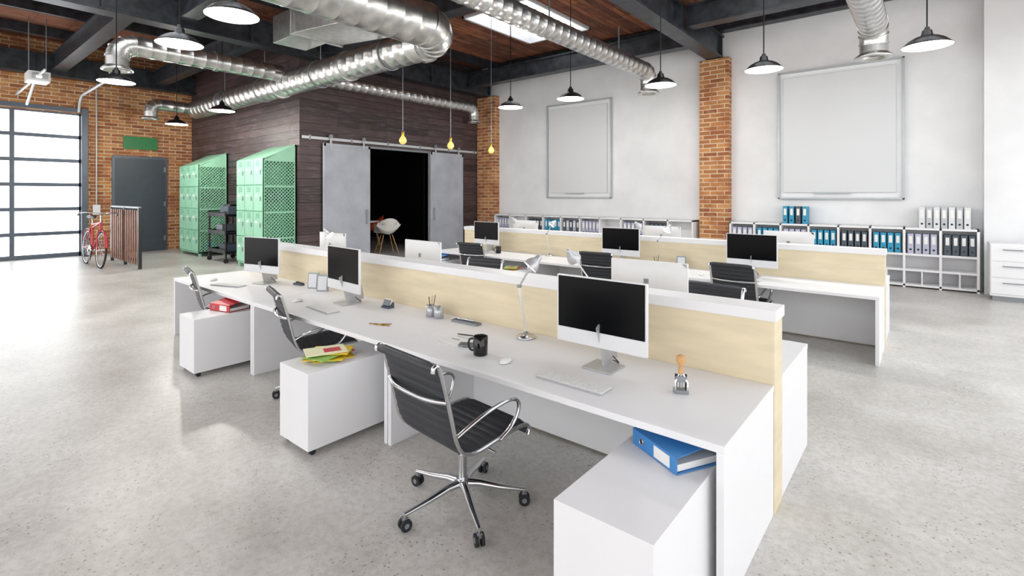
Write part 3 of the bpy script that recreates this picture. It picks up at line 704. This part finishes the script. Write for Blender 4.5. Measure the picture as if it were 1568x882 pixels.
# bicycle
def bicycle():
    m=MB(); r=0.34; wb=1.04
    for x in (0,wb):
        m.sweep([(x+r*math.cos(t),0,r+0.0+r*math.sin(t)*1.0) for t in [i*2*math.pi/40 for i in range(40)]],0.018,'rubber',8,closed=True)
        m.sweep([(x+(r-0.025)*math.cos(t),0,r+(r-0.025)*math.sin(t)) for t in [i*2*math.pi/40 for i in range(40)]],0.010,'chrome',6,closed=True)
        for i in range(20):
            t=i*2*math.pi/20; m.sweep([(x+0.02*math.cos(t+0.5),0.02*(-1)**i,r+0.02*math.sin(t+0.5)),(x+(r-0.03)*math.cos(t),0,r+(r-0.03)*math.sin(t))],0.0022,'chrome',3,caps=False)
        m.cyl((x,-0.05,r),(x,0.05,r),0.018,'chrome',10)
        m.sweep([(x+(r+0.03)*math.cos(t),0,r+(r+0.03)*math.sin(t)) for t in [math.radians(10+i*15) for i in range(11)]],0.022,'bikered',6,flat=(1,0.4))
    bb=(0.44,0,0.30); seat=(0.30,0,0.80); head=(0.90,0,0.86); headb=(0.93,0,0.72)
    for a,b_ in ((bb,seat),(bb,headb),(seat,head),((seat[0]+0.02,0,0.74),head)): m.cyl(a,b_,0.018,'bikered',10)
    m.cyl(head,headb,0.022,'bikered',10)
    for s_ in (-0.06,0.06):
        m.cyl((0,s_,r),(bb[0],s_*0.4,bb[2]),0.010,'bikered',8); m.cyl((0,s_,r),(seat[0],s_*0.3,seat[2]-0.04),0.008,'bikered',8)
        m.sweep([(headb[0],s_*0.5,headb[2]),(0.97,s_,0.6),(wb,s_,r)],0.013,'bikered',8)
    m.cyl(seat,(0.27,0,0.93),0.012,'chrome',8)
    m.sweep([(0.10,0,0.96),(0.2,0,0.955),(0.30,0,0.945),(0.42,0,0.94)],[0.04,0.085,0.05,0.018],'black',12,flat=(1,0.45))
    m.cyl(head,(0.87,0,1.0),0.013,'chrome',8)
    m.sweep(smooth_path([(0.66,-0.3,1.0),(0.74,-0.29,1.03),(0.84,-0.2,1.05),(0.9,0,1.03),(0.84,0.2,1.05),(0.74,0.29,1.03),(0.66,0.3,1.0)],4),0.011,'chrome',8)
    for s_ in (-1,1): m.cyl((0.64,0.3*s_,0.995),(0.74,0.292*s_,1.03),0.017,'black',8)
    m.lathe([(0.04,-0.003),(0.1,-0.003),(0.1,0.003),(0.04,0.003)],(0.44,-0.05,0.30),'chrome',24,Matrix.Rotation(math.pi/2,4,'X'))
    m.cyl((0.44,-0.07,0.3),(0.56,-0.08,0.2),0.009,'chrome',6); m.box((0.56,-0.12,0.2),(0.09,0.08,0.02),'black'); m.cyl((0.44,0.07,0.3),(0.32,0.08,0.4),0.009,'chrome',6); m.box((0.32,0.12,0.4),(0.09,0.08,0.02),'black')
    m.cyl((0.44,-0.08,0.3),(0.44,0.08,0.3),0.02,'chrome',10)
    for z in (-0.1,0.1): m.cyl((0.0,-0.05,r+z*0.35),(0.44,-0.05,0.3+z),0.004,'black',5)
    m.sweep([(0.30,-0.02,0.0),(0.38,-0.02,0.26)],0.008,'chrome',6)
    return m.mesh('bicycle')
bk=bicycle(); o=place(bk,'bicycle',(-16.9,3.06,0.01),math.radians(1),0,1.28); o.rotation_euler[0]=math.radians(-3)

def shell_chair(k):
    m=MB()
    def fn(u,v):
        a=(v-0.5)*2
        pr=[(0.24,0.43),(0.2,0.45),(0.05,0.43),(-0.12,0.43),(-0.2,0.50),(-0.25,0.66),(-0.28,0.80)]
        t=u*(len(pr)-1); i=min(int(t),len(pr)-2); f=t-i
        y=pr[i][0]*(1-f)+pr[i+1][0]*f; z=pr[i][1]*(1-f)+pr[i+1][1]*f
        w=0.25-0.05*abs(u-0.5)*2*(1 if u>0.8 else 0.4)
        wing=a*a
        arm=math.exp(-((u-0.5)/0.22)**2)
        return (a*(w+0.06*arm),y+0.10*wing*(u>0.6)*min(1,(u-0.6)*5) if u>0.6 else y,z+wing*(0.03+0.2*arm)-(0.10*wing if u>0.85 else 0))
    m.grid(fn,30,16,k)
    for sx in (-1,1):
        for sy in (-1,1): m.cyl((sx*0.1,sy*0.1,0.42),(sx*0.22,sy*0.2,0.0),0.011,'wood',8)
        m.cyl((sx*0.18,0.16,0.12),(-sx*0.13,-0.12,0.32),0.005,'black',5)
    return m.mesh('shell_chair')
sc1=shell_chair('shell'); sc2=shell_chair('orange')
place(sc1,'shell_chair',(-12.9,9.55,0),math.radians(70),0,1.35); place(sc2,'shell_chair',(-14.3,10.0,0),math.radians(150),0,1.38)
m=MB(); m.lathe([(0.001,0.95),(0.6,0.95),(0.6,0.98),(0.001,0.98)],(0,0,0),'white',36); m.cyl((0,0,0.03),(0,0,0.95),0.04,'chrome',12); m.lathe([(0.001,0),(0.35,0),(0.35,0.02),(0.04,0.04)],(0,0,0),'chrome',28); m.obj('round_table',(-13.6,9.05,0))

# ---------------------------------------------------------------- world and camera
w=bpy.data.worlds.new('World'); SC.world=w; w.use_nodes=True; bg=w.node_tree.nodes['Background']
tc=w.node_tree.nodes.new('ShaderNodeTexCoord'); gr=w.node_tree.nodes.new('ShaderNodeSeparateXYZ'); cr=w.node_tree.nodes.new('ShaderNodeValToRGB')
w.node_tree.links.new(tc.outputs['Generated'],gr.inputs[0]); w.node_tree.links.new(gr.outputs[2],cr.inputs[0])
cr.color_ramp.elements[0].color=(1,0.99,0.975,1); cr.color_ramp.elements[1].color=(0.92,0.96,1,1); cr.color_ramp.elements[1].position=0.6
w.node_tree.links.new(cr.outputs[0],bg.inputs['Color']); bg.inputs['Strength'].default_value=2.4

cd=bpy.data.cameras.new('camera'); cam=bpy.data.objects.new('camera',cd); COL.objects.link(cam)
cam.location=(0,0,1.8); cam.rotation_euler=(math.pi/2,0,math.radians(39.5)); cd.lens=17.7; cd.sensor_width=36; cd.shift_y=-0.0912; cd.clip_end=200
SC.camera=cam
